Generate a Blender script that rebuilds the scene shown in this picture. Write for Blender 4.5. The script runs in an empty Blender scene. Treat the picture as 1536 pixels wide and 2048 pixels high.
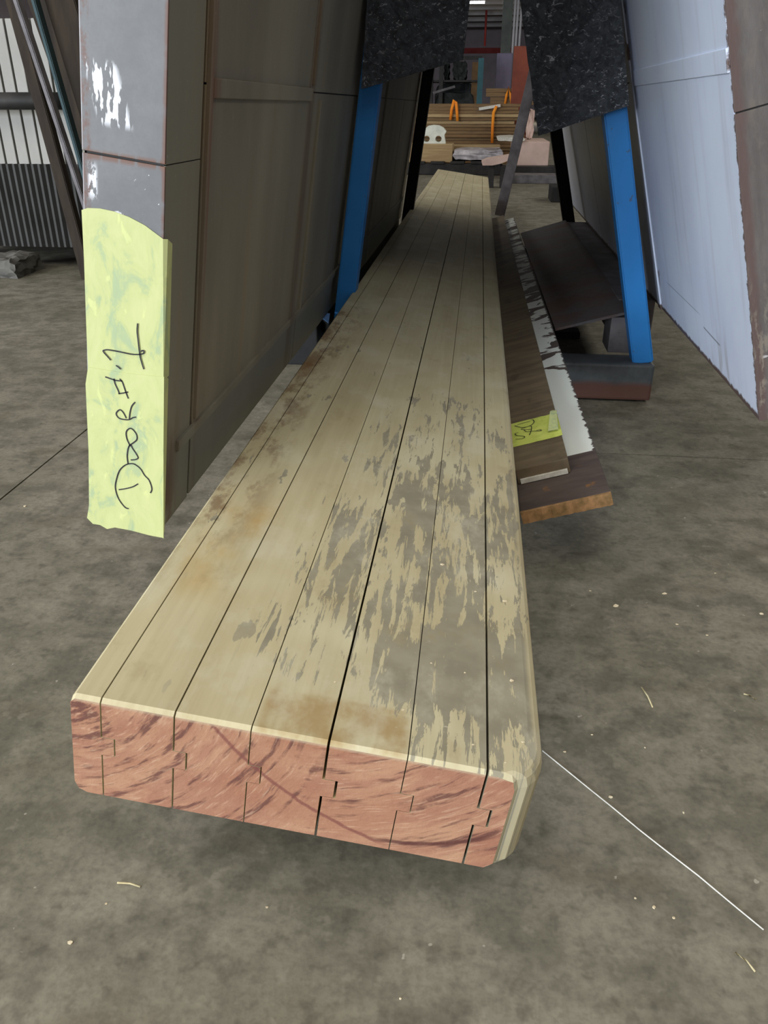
import bpy, bmesh, math, random
from mathutils import Vector, Matrix, noise as mnoise
random.seed(7)
C = bpy.context.scene.collection
SC = bpy.context.scene

# ------------------------------------------------------------------ camera
FPX, PITCH, YAW, CAMH = 1588.6, 0.4721, 0.1134, 0.61
cam = bpy.data.objects.new('camera', bpy.data.cameras.new('camera'))
C.objects.link(cam)
cam.location = (0, 0, CAMH)
cam.rotation_euler = (math.pi / 2 - PITCH, 0, YAW)
cam.data.sensor_fit = 'VERTICAL'
cam.data.sensor_height = 36
cam.data.lens = FPX / 2048 * 36
cam.data.clip_start = 0.02
cam.data.clip_end = 200
SC.camera = cam

# ------------------------------------------------------------------ world, lights, exposure
SC.view_settings.view_transform = 'Standard'
SC.view_settings.look = 'None'
SC.view_settings.gamma = 1
SC.view_settings.use_curve_mapping = False
SC.view_settings.exposure = 0.0
w = bpy.data.worlds.new('world'); SC.world = w; w.use_nodes = True
w.node_tree.nodes['Background'].inputs[0].default_value = (0.75, 0.85, 1, 1)
w.node_tree.nodes['Background'].inputs[1].default_value = 0.3

def area(name, loc, rot, sx, sy, power, col):
    l = bpy.data.lights.new(name, 'AREA'); l.shape = 'RECTANGLE'; l.size = sx; l.size_y = sy
    l.energy = power; l.color = col
    o = bpy.data.objects.new(name, l); C.objects.link(o); o.location = loc; o.rotation_euler = rot
    return o
# daylight through the windows behind the camera to the left, and the hall's roof lights
area('window_behind_left_offscreen', (-6.1, -7.9, 1.7), (math.radians(90), 0, 0), 5.4, 3.0, 1650, (0.84, 0.92, 1.0))
area('window_left_offscreen', (-12.9, -2.0, 2.4), (math.radians(90), 0, math.radians(-90)), 8.0, 3.6, 420, (0.82, 0.90, 1.0))
area('roof_light_near_offscreen', (-1.2, -2.6, 4.74), (0, 0, 0), 5.0, 4.0, 235, (1.0, 0.97, 0.88))
area('roof_light_left_offscreen', (-5.6, 8.0, 4.74), (0, 0, 0), 2.2, 24.0, 420, (1.0, 0.97, 0.88))
area('roof_light_right_offscreen', (5.6, 8.0, 4.74), (0, 0, 0), 2.2, 24.0, 560, (1.0, 0.97, 0.88))
SC.cycles.max_bounces = 5; SC.cycles.diffuse_bounces = 3; SC.cycles.glossy_bounces = 2
SC.cycles.caustics_reflective = False; SC.cycles.caustics_refractive = False

# ------------------------------------------------------------------ pixel helpers (1536 x 2048 photo)
def ray(px, py):
    X = (px - 768) / FPX; Yd = (py - 1024) / FPX
    yr = math.cos(PITCH) - Yd * math.sin(PITCH); z = -math.sin(PITCH) - Yd * math.cos(PITCH)
    return Vector((X * math.cos(YAW) - yr * math.sin(YAW), X * math.sin(YAW) + yr * math.cos(YAW), z))
CP = Vector((0, 0, CAMH))
def at_y(px, py, y):
    d = ray(px, py); return CP + d * (y / d.y)
def at_z(px, py, z):
    d = ray(px, py); return CP + d * ((z - CAMH) / d.z)
def at_plane(px, py, p, n):
    d = ray(px, py); return CP + d * ((p - CP).dot(n) / d.dot(n))

# ------------------------------------------------------------------ material helper
class NT:
    def __init__(s, name, rough=0.8, spec=0.3, metal=0.0):
        s.m = bpy.data.materials.new(name); s.m.use_nodes = True
        s.t = s.m.node_tree; s.n = s.t.nodes; s.l = s.t.links
        s.b = s.n['Principled BSDF']
        s.b.inputs['Roughness'].default_value = rough
        s.b.inputs['Specular IOR Level'].default_value = spec
        s.b.inputs['Metallic'].default_value = metal
        s.tc = s.n.new('ShaderNodeTexCoord'); s.o = s.tc.outputs['Object']
    def put(s, sock, v):
        if hasattr(v, 'is_output'): s.l.new(v, sock)
        elif isinstance(v, (tuple, list)) and len(v) == 3 and len(sock.default_value) == 4: sock.default_value = (*v, 1)
        else: sock.default_value = v
    def sc(s, x, y, z, loc=(0, 0, 0), vec=None):
        m = s.n.new('ShaderNodeMapping'); s.l.new(vec or s.o, m.inputs[0])
        m.inputs['Location'].default_value = loc; m.inputs['Scale'].default_value = (x, y, z); return m.outputs[0]
    def noise(s, vec, scale, detail=3, rough=0.55, dist=0.0):
        k = s.n.new('ShaderNodeTexNoise'); s.l.new(vec, k.inputs['Vector'])
        k.inputs['Scale'].default_value = scale; k.inputs['Detail'].default_value = detail
        k.inputs['Roughness'].default_value = rough; k.inputs['Distortion'].default_value = dist; return k.outputs[0]
    def ss(s, v, a, b, lo=0.0, hi=1.0):
        m = s.n.new('ShaderNodeMapRange'); m.interpolation_type = 'SMOOTHSTEP'
        s.put(m.inputs['Value'], v)
        if a > b: a, b, lo, hi = b, a, hi, lo
        m.inputs['From Min'].default_value = a; m.inputs['From Max'].default_value = b
        m.inputs['To Min'].default_value = lo; m.inputs['To Max'].default_value = hi; return m.outputs[0]
    def ma(s, op, a, b=0.0):
        m = s.n.new('ShaderNodeMath'); m.operation = op; s.put(m.inputs[0], a); s.put(m.inputs[1], b); return m.outputs[0]
    def mul(s, *a):
        r = a[0]
        for b in a[1:]: r = s.ma('MULTIPLY', r, b)
        return r
    def add(s, *a):
        r = a[0]
        for b in a[1:]: r = s.ma('ADD', r, b)
        return r
    def mix(s, f, a, b):
        m = s.n.new('ShaderNodeMix'); m.data_type = 'RGBA'
        s.put(m.inputs[0], f); s.put(m.inputs[6], a); s.put(m.inputs[7], b); return m.outputs[2]
    def xyz(s):
        m = s.n.new('ShaderNodeSeparateXYZ'); s.l.new(s.o, m.inputs[0]); return m.outputs
    def boxm(s, v, a, b, e):
        return s.mul(s.ss(v, a - e, a + e), s.ss(v, b + e, b - e))
    def rnd(s):
        return s.n.new('ShaderNodeObjectInfo').outputs['Random']
    def col(s, c): s.put(s.b.inputs['Base Color'], c); return s
    def bump(s, h, strength=0.2, dist=0.002):
        b = s.n.new('ShaderNodeBump'); b.inputs['Strength'].default_value = strength; b.inputs['Distance'].default_value = dist
        s.l.new(h, b.inputs['Height']); s.l.new(b.outputs[0], s.b.inputs['Normal']); return s

def simple(name, c1, c2, scale=8.0, rough=0.8, stretch=(1, 1, 1), spec=0.25, bump=0.0, metal=0.0):
    t = NT(name, rough, spec, metal)
    n = t.noise(t.sc(*stretch), scale, 5, 0.6)
    t.col(t.mix(t.ss(n, 0.3, 0.7), c1, c2))
    if bump: t.bump(n, bump)
    return t.m

def srgb(r, g, b):
    f = lambda c: (c / 255 / 12.92) if c <= 10 else ((c / 255 + .055) / 1.055) ** 2.4
    return (f(r), f(g), f(b))

# --- concrete floor
t = NT('concrete', 0.72, 0.3)
n1 = t.noise(t.o, 2.3, 2, 0.6); n2 = t.noise(t.o, 13, 4, 0.62); n3 = t.noise(t.o, 130, 2, 0.7); n4 = t.noise(t.sc(4, 7, 1), 1.6, 3, 0.6)
c = t.mix(t.ss(n1, .35, .65), srgb(121, 117, 102), srgb(136, 131, 117))
c = t.mix(t.mul(t.ss(n2, .40, .64), .65), c, srgb(86, 83, 71))
c = t.mix(t.mul(t.ss(n4, .52, .70), .55), c, srgb(90, 83, 68))
c = t.mix(t.mul(t.ss(n3, .35, .72), .30), c, srgb(70, 67, 59))
n5 = t.noise(t.o, 38, 3, .65); n6 = t.noise(t.sc(5, 16, 1, (2, 3, 0)), 1, 4, .65)
c = t.mix(t.mul(t.ss(n5, .50, .70), .45), c, srgb(70, 66, 56))
c = t.mix(t.mul(t.ss(n6, .60, .72), .5), c, srgb(66, 62, 53))
c = t.mix(t.mul(t.ss(n5, .42, .30), .35), c, srgb(146, 141, 126))
c = t.mix(t.mul(t.ss(t.noise(t.o, 75, 2, .5), .735, .77), .5), c, srgb(185, 180, 166))
t.col(c); t.bump(t.add(n2, t.mul(n3, .4)), .15, .003); M_CONC = t.m
M_JOINT = simple('joint_dirt', srgb(48, 42, 34), srgb(75, 62, 48), 30)

# --- old laminated wood: coordinates are shared by every stave of the slab
t = NT('worn_maple', 0.62, 0.3)
x, y, z = t.xyz()
fine = t.noise(t.sc(160, 5, 60), 1.0, 3, .6); mid = t.noise(t.sc(20, 2.2, 10), 1.0, 4, .6); big = t.noise(t.o, 6, 2, .6)
c = t.mix(t.ss(mid, .3, .7), srgb(193, 184, 150), srgb(178, 167, 133))
c = t.mix(t.mul(t.ss(fine, .35, .75), .22), c, srgb(152, 138, 106))
c = t.mix(t.mul(t.ss(big, .48, .7), .5), c, srgb(208, 203, 174))
c = t.mix(t.mul(t.rnd(), .22), c, srgb(176, 162, 126))
# ochre stains with a shape of their own
och = t.mul(t.boxm(x, .022, .074, .012), t.boxm(y, .16, .33, .05), t.ss(t.noise(t.sc(14, 7, 1), 1, 4), .38, .62))
c = t.mix(t.mul(och, .75), c, srgb(176, 138, 70))
fr = t.mul(t.boxm(x, .137, .247, .004), t.boxm(y, .0, .047, .003), t.ss(t.noise(t.sc(30, 26, 1), 1, 5), .34, .62))
c = t.mix(t.mul(fr, .7), c, srgb(152, 122, 74))
# brown and black blotches down one edge
ed = t.mul(t.ss(x, .075, .02), t.boxm(y, .22, 1.3, .12), t.ss(t.noise(t.sc(24, 9, 1), 1, 5, .7), .46, .60))
c = t.mix(t.mul(ed, .8), c, srgb(122, 98, 72))
kn = t.mul(t.ss(x, .055, .0), t.boxm(y, .78, 1.02, .06), t.ss(t.noise(t.sc(12, 6, 1), 1, 3), .40, .55))
c = t.mix(t.mul(kn, .85), c, srgb(120, 84, 46))
# grey finish, worn through in streaks along the grain
pat = t.noise(t.sc(105, 13, 1), 1.0, 5, .68, .4); pat2 = t.noise(t.sc(24, 6, 1, (3, 1, 0)), 1.0, 3, .5)
reg = t.mul(t.ss(t.add(x, t.mul(y, -.05)), .080, .170), t.ss(y, .95, .35), t.ss(y, .030, .080))
heavy = t.mul(t.ss(x, .232, .262), t.ss(t.add(y, t.mul(t.ss(x, .302, .309), .16)), .46, .18))
rim = t.ss(t.add(x, t.mul(t.noise(t.sc(1, 8, 1), 1, 2), .012)), .351, .344)
val = t.add(t.mul(pat, 1.7), t.mul(pat2, .9), t.mul(reg, .24), t.mul(heavy, .15), -1.285)
gm = t.mul(t.ss(val, .235, .275), t.ss(t.add(reg, heavy), .05, .2), rim)
spots = t.mul(t.ss(t.noise(t.sc(34, 11, 1, (5, 2, 0)), 1, 4, .6), .655, .68), t.boxm(y, .05, 1.2, .15))
gm = t.ma('MAXIMUM', gm, spots)
gcol = t.mix(t.ss(t.noise(t.sc(30, 30, 1), 1, 4), .3, .7), srgb(144, 139, 122), srgb(124, 119, 104))
c = t.mix(t.mul(gm, .86), c, gcol)
# reddish rim line on the rounded edge
ln = t.boxm(t.add(x, t.mul(t.noise(t.sc(1, 4, 1), 1, 2), .012)), .3535, .3555, .0008)
c = t.mix(t.mul(ln, .45), c, srgb(150, 104, 52))
blm = t.noise(t.sc(16, 9, 1, (7, 1, 0)), 1, 5, .7)
c = t.mix(t.mul(t.ss(blm, .50, .70), .35), c, srgb(204, 200, 180))
c = t.mix(t.mul(t.ss(blm, .44, .30), .35), c, srgb(150, 134, 98))
# scuffs and chalky scratches
scr = t.mul(t.ss(t.noise(t.sc(60, 160, 1), 1, 3, .6), .70, .74), t.ss(x, .2, .26), t.ss(y, .35, .1))
c = t.mix(t.mul(scr, .5), c, srgb(206, 198, 176))
t.col(c); t.bump(t.add(t.mul(fine, .5), mid), .12, .002); M_WOOD = t.m

t = NT('sawn_end_grain', 0.75, 0.2)
x, y, z = t.xyz()
warp = t.mul(t.add(t.noise(t.sc(14, 1, 14), 1, 3), -.5), .012)
def fan(cx, cz, fr_, fa):
    dx, dz = t.add(x, -cx), t.add(z, -cz)
    d = t.add(t.ma('SQRT', t.add(t.mul(dx, dx), t.mul(dz, dz))), warp)
    a = t.ma('ARCTAN2', dx, t.mul(dz, -1.0))
    k = t.n.new('ShaderNodeCombineXYZ'); t.put(k.inputs[0], t.mul(d, fr_)); t.put(k.inputs[1], t.mul(a, fa)); return k.outputs[0]
f1, f2 = fan(-.03, .045, 1, 1), fan(.17, .11, 1, 1)
def streak(sc_, an, det):
    return t.mix(t.ss(x, .14, .22), t.noise(t.sc(sc_, an, 1, vec=f1), 1, det, .6), t.noise(t.sc(sc_, an, 1, vec=f2), 1, det, .6))
s1 = streak(135, 2.6, 4); s2 = streak(55, 2.0, 3); s3 = streak(420, 7, 2)
soft = t.noise(t.sc(22, 1, 34), 1, 4, .6, .6); gr = t.noise(t.sc(300, 1, 300), 1, 3, .6); sw = t.noise(t.sc(9, 1, 16), 1, 4, .6, 1.0)
c = t.mix(t.ss(sw, .3, .7), srgb(172, 134, 106), srgb(152, 108, 84))
c = t.mix(t.mul(t.ss(s2, .44, .62), .5), c, srgb(140, 92, 76))
c = t.mix(t.mul(t.ss(s1, .51, .62), t.ss(t.add(soft, t.mul(t.ss(x, .22, .05), .1)), .40, .58), .85), c, srgb(86, 54, 50))
c = t.mix(t.mul(t.ss(s3, .55, .7), .4), c, srgb(196, 165, 137))
c = t.mix(t.mul(gr, .18), c, srgb(140, 96, 78))
# one dark shake and a few saw burns
def arc(cx, cz, R, wd, xa, xb, amt, colr, c):
    d = t.ma('SQRT', t.add(t.ma('POWER', t.add(x, -cx), 2), t.ma('POWER', t.add(z, -cz), 2)))
    d = t.add(d, t.mul(t.add(t.noise(t.sc(60, 1, 60), 1, 3), -.5), .004))
    m = t.mul(t.ss(t.ma('ABSOLUTE', t.add(d, -R)), wd, wd * .25), t.boxm(x, xa, xb, .012))
    return t.mix(t.mul(m, amt), c, colr)
c = arc(.235, .07, .158, .0032, .235, .322, .85, srgb(84, 50, 46), c)
c = arc(.31, .165, .265, .0024, .085, .24, .75, srgb(112, 66, 60), c)
c = t.mix(t.mul(t.ss(z, -.006, -.003), .6), c, srgb(176, 158, 132))
t.col(c); t.bump(t.add(gr, s1), .25, .002); M_END = t.m

# --- tin-clad doors
t = NT('tin_face_brown', 0.55, 0.35)
x, y, z = t.xyz()
n = t.noise(t.sc(4, 6, 1.2), 1, 6, .6); st = t.noise(t.sc(1, 16, 1.6), 1, 4, .6); f = t.noise(t.o, 130, 2, .6)
c = t.mix(t.ss(n, .3, .7), srgb(136, 129, 112), srgb(114, 108, 94))
c = t.mix(t.mul(t.ss(st, .55, .75), .5), c, srgb(134, 114, 82))
seam = t.mul(t.ss(t.ma('ABSOLUTE', t.add(y, -.125)), .025, .006), t.ss(st, .40, .6))
c = t.mix(t.mul(seam, .7), c, srgb(104, 62, 42))
rb = t.mul(t.ss(y, .075, .02), t.ss(z, .22, .02), t.ss(t.noise(t.sc(1, 22, 9), 1, 4), .4, .58))
c = t.mix(t.mul(rb, .8), c, srgb(96, 60, 44))
c = t.mix(t.mul(t.ss(z, .096, .078), .6), c, srgb(116, 118, 110))
c = t.mix(t.mul(t.ss(y, .10, .09), .45), c, srgb(112, 114, 104))
rv = t.mul(t.ss(t.ma('ABSOLUTE', t.add(y, -.64)), .035, .01), t.ss(st, .42, .6))
c = t.mix(t.mul(rv, .55), c, srgb(92, 66, 46))
c = t.mix(t.mul(rb, .85), c, srgb(82, 52, 40))
c = t.mix(t.mul(t.ss(f, .68, .76), .25), c, srgb(176, 168, 148))
t.col(c); t.bump(n, .15, .004); M_TINB = t.m

t = NT('tin_edge_grey', 0.5, 0.4)
x, y, z = t.xyz()
n = t.noise(t.o, 22, 5, .65); bn = t.noise(t.sc(1, 1, 22), 1.0, 3, .6); f = t.noise(t.o, 300, 2, .6); pn = t.noise(t.sc(150, 1, 70), 1, 5, .7)
c = t.mix(t.ss(n, .3, .7), srgb(100, 101, 103), srgb(88, 89, 91))
c = t.mix(t.mul(t.ss(f, .4, .8), .25), c, srgb(82, 80, 82))
rustn = t.ss(t.noise(t.sc(60, 1, 34), 1, 4, .7), .40, .56)
lft = t.mul(t.ss(t.add(x, t.mul(bn, -.008)), -.070, -.0745), rustn)
rgt = t.mul(t.ss(t.add(x, t.mul(bn, .004)), -.0018, .0010), t.ss(bn, .35, .5))
c = t.mix(t.mul(t.ma('MAXIMUM', lft, rgt), .85), c, srgb(92, 60, 46))
sea = t.mul(t.ss(t.ma('ABSOLUTE', t.add(z, t.mul(x, -.02), -.3825)), .006, .0015), t.ss(t.noise(t.sc(140, 1, 10), 1, 3), .38, .5))
c = t.mix(t.mul(sea, .9), c, srgb(96, 62, 44))
# flakes of old white paint near the outer corner, in a slanted patch
px_ = t.add(x, t.mul(t.add(z, -.46), .30))
fl = t.mul(t.boxm(px_, -.0745, -.046, .003), t.boxm(z, .408, .455, .004), t.ss(t.noise(t.sc(170, 1, 40), 1, 3, .5), .50, .52))
fl2 = t.mul(t.boxm(px_, -.060, -.030, .004), t.boxm(z, .330, .375, .004), t.ss(t.noise(t.sc(190, 1, 130, (2, 0, 0)), 1, 3, .6), .66, .68))
fl3 = t.mul(t.boxm(x, -.0705, -.063, .002), t.boxm(z, .345, .372, .006), t.ss(pn, .48, .50))
fl4 = t.ss(t.ma('SQRT', t.add(t.ma('POWER', t.add(x, .0400, t.mul(pn, .008)), 2), t.ma('POWER', t.add(z, -.334, t.mul(pn, .006)), 2))), .0062, .0045)
fx = t.mul(t.ss(x, -.0745, -.0760), .55)
wh = t.ma('MAXIMUM', t.ma('MAXIMUM', fl, fl2), t.ma('MAXIMUM', t.ma('MAXIMUM', fl3, fl4), fx))
c = t.mix(wh, c, srgb(206, 208, 214))
t.col(c); t.bump(n, .12, .002); M_TINE = t.m

t = NT('lavender_paint', 0.42, 0.45)
x, y, z = t.xyz()
n = t.noise(t.o, 5, 5, .6); f = t.noise(t.o, 240, 2); st = t.noise(t.sc(1, 26, 2.0), 1, 4, .6)
c = t.mix(t.ss(n, .3, .7), srgb(222, 231, 248), srgb(212, 221, 242))
c = t.mix(t.mul(t.ss(st, .52, .75), .25), c, srgb(170, 166, 172))
chip = t.mul(t.ss(t.add(y, t.mul(t.add(t.noise(t.sc(1, 40, 60), 1, 4, .7), -.5), .03)), .006, .001))
ch2 = t.mul(t.ss(t.add(z, t.mul(t.noise(t.sc(1, 55, 20), 1, 4, .7), -.02)), .002, -.003), 1.0)
ch3 = t.mul(t.boxm(y, .70, .745, .01), t.ss(t.noise(t.sc(1, 40, 16), 1, 3), .60, .63))
drt = t.mul(t.ss(z, .13, .02), t.boxm(y, .10, .26, .06), t.ss(t.noise(t.sc(1, 30, 6), 1, 4), .5, .65))
c = t.mix(t.mul(drt, .45), c, srgb(150, 142, 132))
sc1 = t.mul(t.ss(t.ma('ABSOLUTE', t.add(z, t.mul(y, -.03), -.055)), .0022, .0008), t.boxm(y, .20, .31, .004))
sc2 = t.mul(t.ss(t.ma('ABSOLUTE', t.add(z, -.083)), .0012, .0004), t.boxm(y, .34, .62, .03))
c = t.mix(t.mul(t.ma('MAXIMUM', sc1, sc2), .7), c, srgb(84, 84, 92))
c = t.mix(t.ma('MAXIMUM', t.ma('MAXIMUM', chip, ch2), ch3), c, srgb(96, 80, 76))
t.col(c); t.bump(n, .08, .004); M_LAV = t.m

t = NT('tin_edge_worn', 0.5, 0.4)
x, y, z = t.xyz()
n = t.noise(t.sc(30, 1, 7), 1, 6, .7); f = t.noise(t.sc(70, 1, 30), 1, 4, .7)
c = t.mix(t.ss(n, .3, .7), srgb(98, 94, 92), srgb(80, 76, 74))
c = t.mix(t.mul(t.ss(f, .5, .7), .5), c, srgb(108, 98, 90))
c = t.mix(t.mul(t.ss(t.add(x, t.mul(f, -.015)), .010, .0), .7), c, srgb(84, 64, 60))
c = t.mix(t.mul(t.ss(t.noise(t.sc(28, 1, 90), 1, 3), .68, .72), .6), c, srgb(206, 204, 206))
c = t.mix(t.mul(t.ss(z, .30, .05), t.ss(t.noise(t.sc(60, 1, 22), 1, 4, .7), .5, .6), .7), c, srgb(130, 122, 110))
t.col(c); t.bump(n, .2, .004); M_TINR = t.m

t = NT('blue_enamel', 0.45, 0.4)
n = t.noise(t.o, 6, 4); 
c = t.mix(t.ss(n, .3, .7), srgb(40, 128, 200), srgb(36, 116, 184))
c = t.mix(t.mul(t.ss(t.noise(t.o, 60, 3), .70, .73), .6), c, srgb(80, 76, 74))
t.col(c); M_BLUE = t.m

def carpet_mat(name, a, b, lint):
    t = NT(name, 0.95, 0.1)
    n = t.noise(t.o, 55, 5, .75, .8); f = t.noise(t.o, 300, 3, .7); l = t.noise(t.sc(95, 60, 150), 1, 4, .7, .8); k = t.noise(t.o, 9, 2)
    c = t.mix(t.ss(n, .3, .75), a, b)
    c = t.mix(t.mul(t.ss(l, .575, .66), t.ss(k, .4, .6, .35, 1.0), lint), c, srgb(190, 192, 198))
    t.col(c); t.bump(t.add(n, f), .9, .004); return t.m
M_CARP = carpet_mat('black_carpet', srgb(52, 54, 58), srgb(84, 87, 92), .75)

t = NT('yellow_tape', 0.6, 0.25)
n = t.noise(t.sc(34, 34, 16), 1, 5, .65, .7); g = t.noise(t.sc(70, 70, 30), 1, 4, .6, .5)
c = t.mix(t.ss(n, .35, .62), srgb(186, 191, 136), srgb(178, 185, 128))
c = t.mix(t.mul(t.ss(n, .52, .63), .62), c, srgb(142, 164, 138))
c = t.mix(t.mul(t.ss(g, .60, .68), .55), c, srgb(202, 208, 142))
t.col(c); t.bump(g, .25, .0015); M_TAPE = t.m
M_TAPE2 = simple('green_yellow_tape', srgb(206, 214, 110), srgb(186, 198, 92), 60, .6, bump=.2)
M_INK = simple('black_marker', srgb(26, 26, 32), srgb(44, 42, 52), 200, .6)

t = NT('dark_old_board', 0.7, 0.3)
n = t.noise(t.sc(8, 40, 10), 1, 5, .65, .4); k = t.noise(t.sc(16, 7, 1), 1, 3)
c = t.mix(t.ss(n, .3, .7), srgb(112, 98, 76), srgb(86, 74, 58))
c = t.mix(t.mul(t.ss(k, .60, .70), .6), c, srgb(60, 50, 40))
c = t.mix(t.mul(t.ss(t.noise(t.sc(6, 2.4, 1), 1, 3), .5, .7), .4), c, srgb(132, 120, 98))
t.col(c); t.bump(n, .25, .002); M_DBRD = t.m

t = NT('board_with_white_paint', 0.6, 0.3)
x, y, z = t.xyz()
n = t.noise(t.sc(8, 34, 10), 1, 5, .65); pe = t.noise(t.sc(9, 15, 1, (4, 2.2, 0)), 1, 5, .6, .8); je = t.noise(t.sc(1, 62, 1), 1, 4, .7)
c = t.mix(t.ss(n, .3, .7), srgb(92, 80, 74), srgb(70, 61, 58))
c = t.mix(t.mul(t.ss(t.noise(t.sc(30, 22, 1, (1, 7, 0)), 1, 3), .62, .7), t.ss(y, .12, .1), .8), c, srgb(128, 92, 56))
paint = t.mul(t.ss(y, .148, .150), t.ss(t.add(x, t.mul(je, .026)), .0115, .0095), t.ss(t.add(pe, t.mul(t.ss(y, .35, .9), .13)), .655, .635))
c = t.mix(paint, c, srgb(224, 228, 220))
t.col(c); t.bump(paint, .4, .001); M_PBRD = t.m
M_RAWEND = simple('raw_orange_wood', srgb(172, 132, 92), srgb(118, 96, 62), 60, .8, (1, 1, 1), bump=.3)
M_WHTRIM = simple('white_primer', srgb(216, 214, 204), srgb(180, 176, 164), 90, .7)

t = NT('rusty_plate', 0.6, 0.35)
n = t.noise(t.o, 7, 5, .65); f = t.noise(t.o, 60, 4, .7)
c = t.mix(t.ss(n, .35, .65), srgb(82, 80, 82), srgb(86, 62, 52))
c = t.mix(t.mul(t.ss(f, .5, .7), .45), c, srgb(66, 54, 50))
t.col(c); t.bump(f, .2, .002); M_PLATE = t.m
M_RAIL = simple('grey_rail_steel', srgb(112, 108, 110), srgb(84, 80, 82), 14, .55, bump=.1)

t = NT('base_tube_steel', 0.55, 0.35)
x, y, z = t.xyz()
n = t.noise(t.sc(20, 20, 14), 1, 5, .65)
c = t.mix(t.ss(n, .3, .7), srgb(84, 88, 90), srgb(64, 68, 70))
c = t.mix(t.mul(t.ss(t.add(z, t.mul(n, .02)), .062, .046), .85), c, srgb(90, 56, 44))
t.col(c); M_BASE = t.m
M_DARK = simple('dark_steel', srgb(52, 50, 48), srgb(34, 33, 32), 12, .6)
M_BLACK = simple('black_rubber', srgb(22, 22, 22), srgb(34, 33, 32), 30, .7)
M_LBLUE = simple('pale_blue_paint', srgb(128, 170, 226), srgb(116, 158, 214), 30, .5)

# ------------------------------------------------------------------ mesh helpers
def mk(name, verts, faces, mats, parent=None, idx=None, smooth=False):
    me = bpy.data.meshes.new(name)
    me.from_pydata([tuple(v) for v in verts], [], faces)
    bm = bmesh.new(); bm.from_mesh(me); bmesh.ops.recalc_face_normals(bm, faces=bm.faces); bm.to_mesh(me); bm.free()
    for m in (mats if isinstance(mats, (list, tuple)) else [mats]): me.materials.append(m)
    if idx:
        for p, i in zip(me.polygons, idx): p.material_index = i
    if smooth:
        for p in me.polygons: p.use_smooth = True
    o = bpy.data.objects.new(name, me); C.objects.link(o)
    if parent: o.parent = parent
    return o
BF = [(0, 3, 2, 1), (4, 5, 6, 7), (0, 1, 5, 4), (1, 2, 6, 5), (2, 3, 7, 6), (3, 0, 4, 7)]
def bv(x0, x1, y0, y1, z0, z1):
    return [(x0, y0, z0), (x1, y0, z0), (x1, y1, z0), (x0, y1, z0), (x0, y0, z1), (x1, y0, z1), (x1, y1, z1), (x0, y1, z1)]
def box(name, x0, x1, y0, y1, z0, z1, mat, parent=None, bev=0.0):
    o = mk(name, bv(x0, x1, y0, y1, z0, z1), BF, mat, parent)
    if bev:
        bm = bmesh.new(); bm.from_mesh(o.data)
        bmesh.ops.bevel(bm, geom=bm.edges[:], offset=bev, segments=2, affect='EDGES', profile=.6)
        bm.to_mesh(o.data); bm.free()
    return o
def prism(name, pts, vec, mat, parent=None, idx_cap=None):
    n = len(pts); v = [Vector(p) for p in pts]; w2 = [p + Vector(vec) for p in v]
    f = [tuple(range(n)), tuple(range(2 * n - 1, n - 1, -1))] + [(i, (i + 1) % n, n + (i + 1) % n, n + i) for i in range(n)]
    return mk(name, v + w2, f, mat, parent)
def hexa(name, b4, t4, mat, parent=None):
    return mk(name, list(b4) + list(t4), BF, mat, parent)
def bar(name, p, q, wx, wy, mat, parent=None, xdir=None, bev=0.0):
    p = Vector(p); q = Vector(q); d = (q - p).normalized()
    xd = Vector(xdir or (1, 0, 0)); xd = (xd - d * xd.dot(d)).normalized(); yd = d.cross(xd)
    r = lambda c: [c + xd * sx * wx / 2 + yd * sy * wy / 2 for sx, sy in ((-1, -1), (1, -1), (1, 1), (-1, 1))]
    o = mk(name, r(p) + r(q), BF, mat, parent)
    if bev:
        bm = bmesh.new(); bm.from_mesh(o.data)
        bmesh.ops.bevel(bm, geom=bm.edges[:], offset=bev, segments=2, affect='EDGES'); bm.to_mesh(o.data); bm.free()
    return o
def tube(name, pts, r, mat, parent=None, seg=8):
    pts = [Vector(p) for p in pts]; V = []; F = []
    for i, p in enumerate(pts):
        d = (pts[min(i + 1, len(pts) - 1)] - pts[max(i - 1, 0)]).normalized()
        a = d.orthogonal().normalized(); b = d.cross(a)
        for k in range(seg):
            g = 2 * math.pi * k / seg; V.append(p + a * r * math.cos(g) + b * r * math.sin(g))
    for i in range(len(pts) - 1):
        for k in range(seg):
            F.append((i * seg + k, i * seg + (k + 1) % seg, (i + 1) * seg + (k + 1) % seg, (i + 1) * seg + k))
    F += [tuple(range(seg))[::-1], tuple(range((len(pts) - 1) * seg, len(pts) * seg))]
    return mk(name, V, F, mat, parent, smooth=True)
def thing(name, label, cat, loc=(0, 0, 0), rot=(0, 0, 0), group=None):
    o = bpy.data.objects.new(name, None); C.objects.link(o); o.empty_display_size = .05
    o.location = loc; o.rotation_euler = rot; return tag(o, label, cat, group)
def tag(o, label, cat, group=None):
    o['label'] = label; o['category'] = cat
    if group: o['group'] = group
    return o
def struct(o): o['kind'] = 'structure'; return o
def catmull(pts, k=6):
    P = [Vector(p) for p in pts]; out = []
    for i in range(len(P) - 1):
        a, b, c, d = P[max(i - 1, 0)], P[i], P[i + 1], P[min(i + 2, len(P) - 1)]
        for j in range(k):
            u = j / k
            out.append(.5 * ((2 * b) + (c - a) * u + (2 * a - 5 * b + 4 * c - d) * u * u + (3 * b - a - 3 * c + d) * u ** 3))
    return out + [P[-1]]
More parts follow.
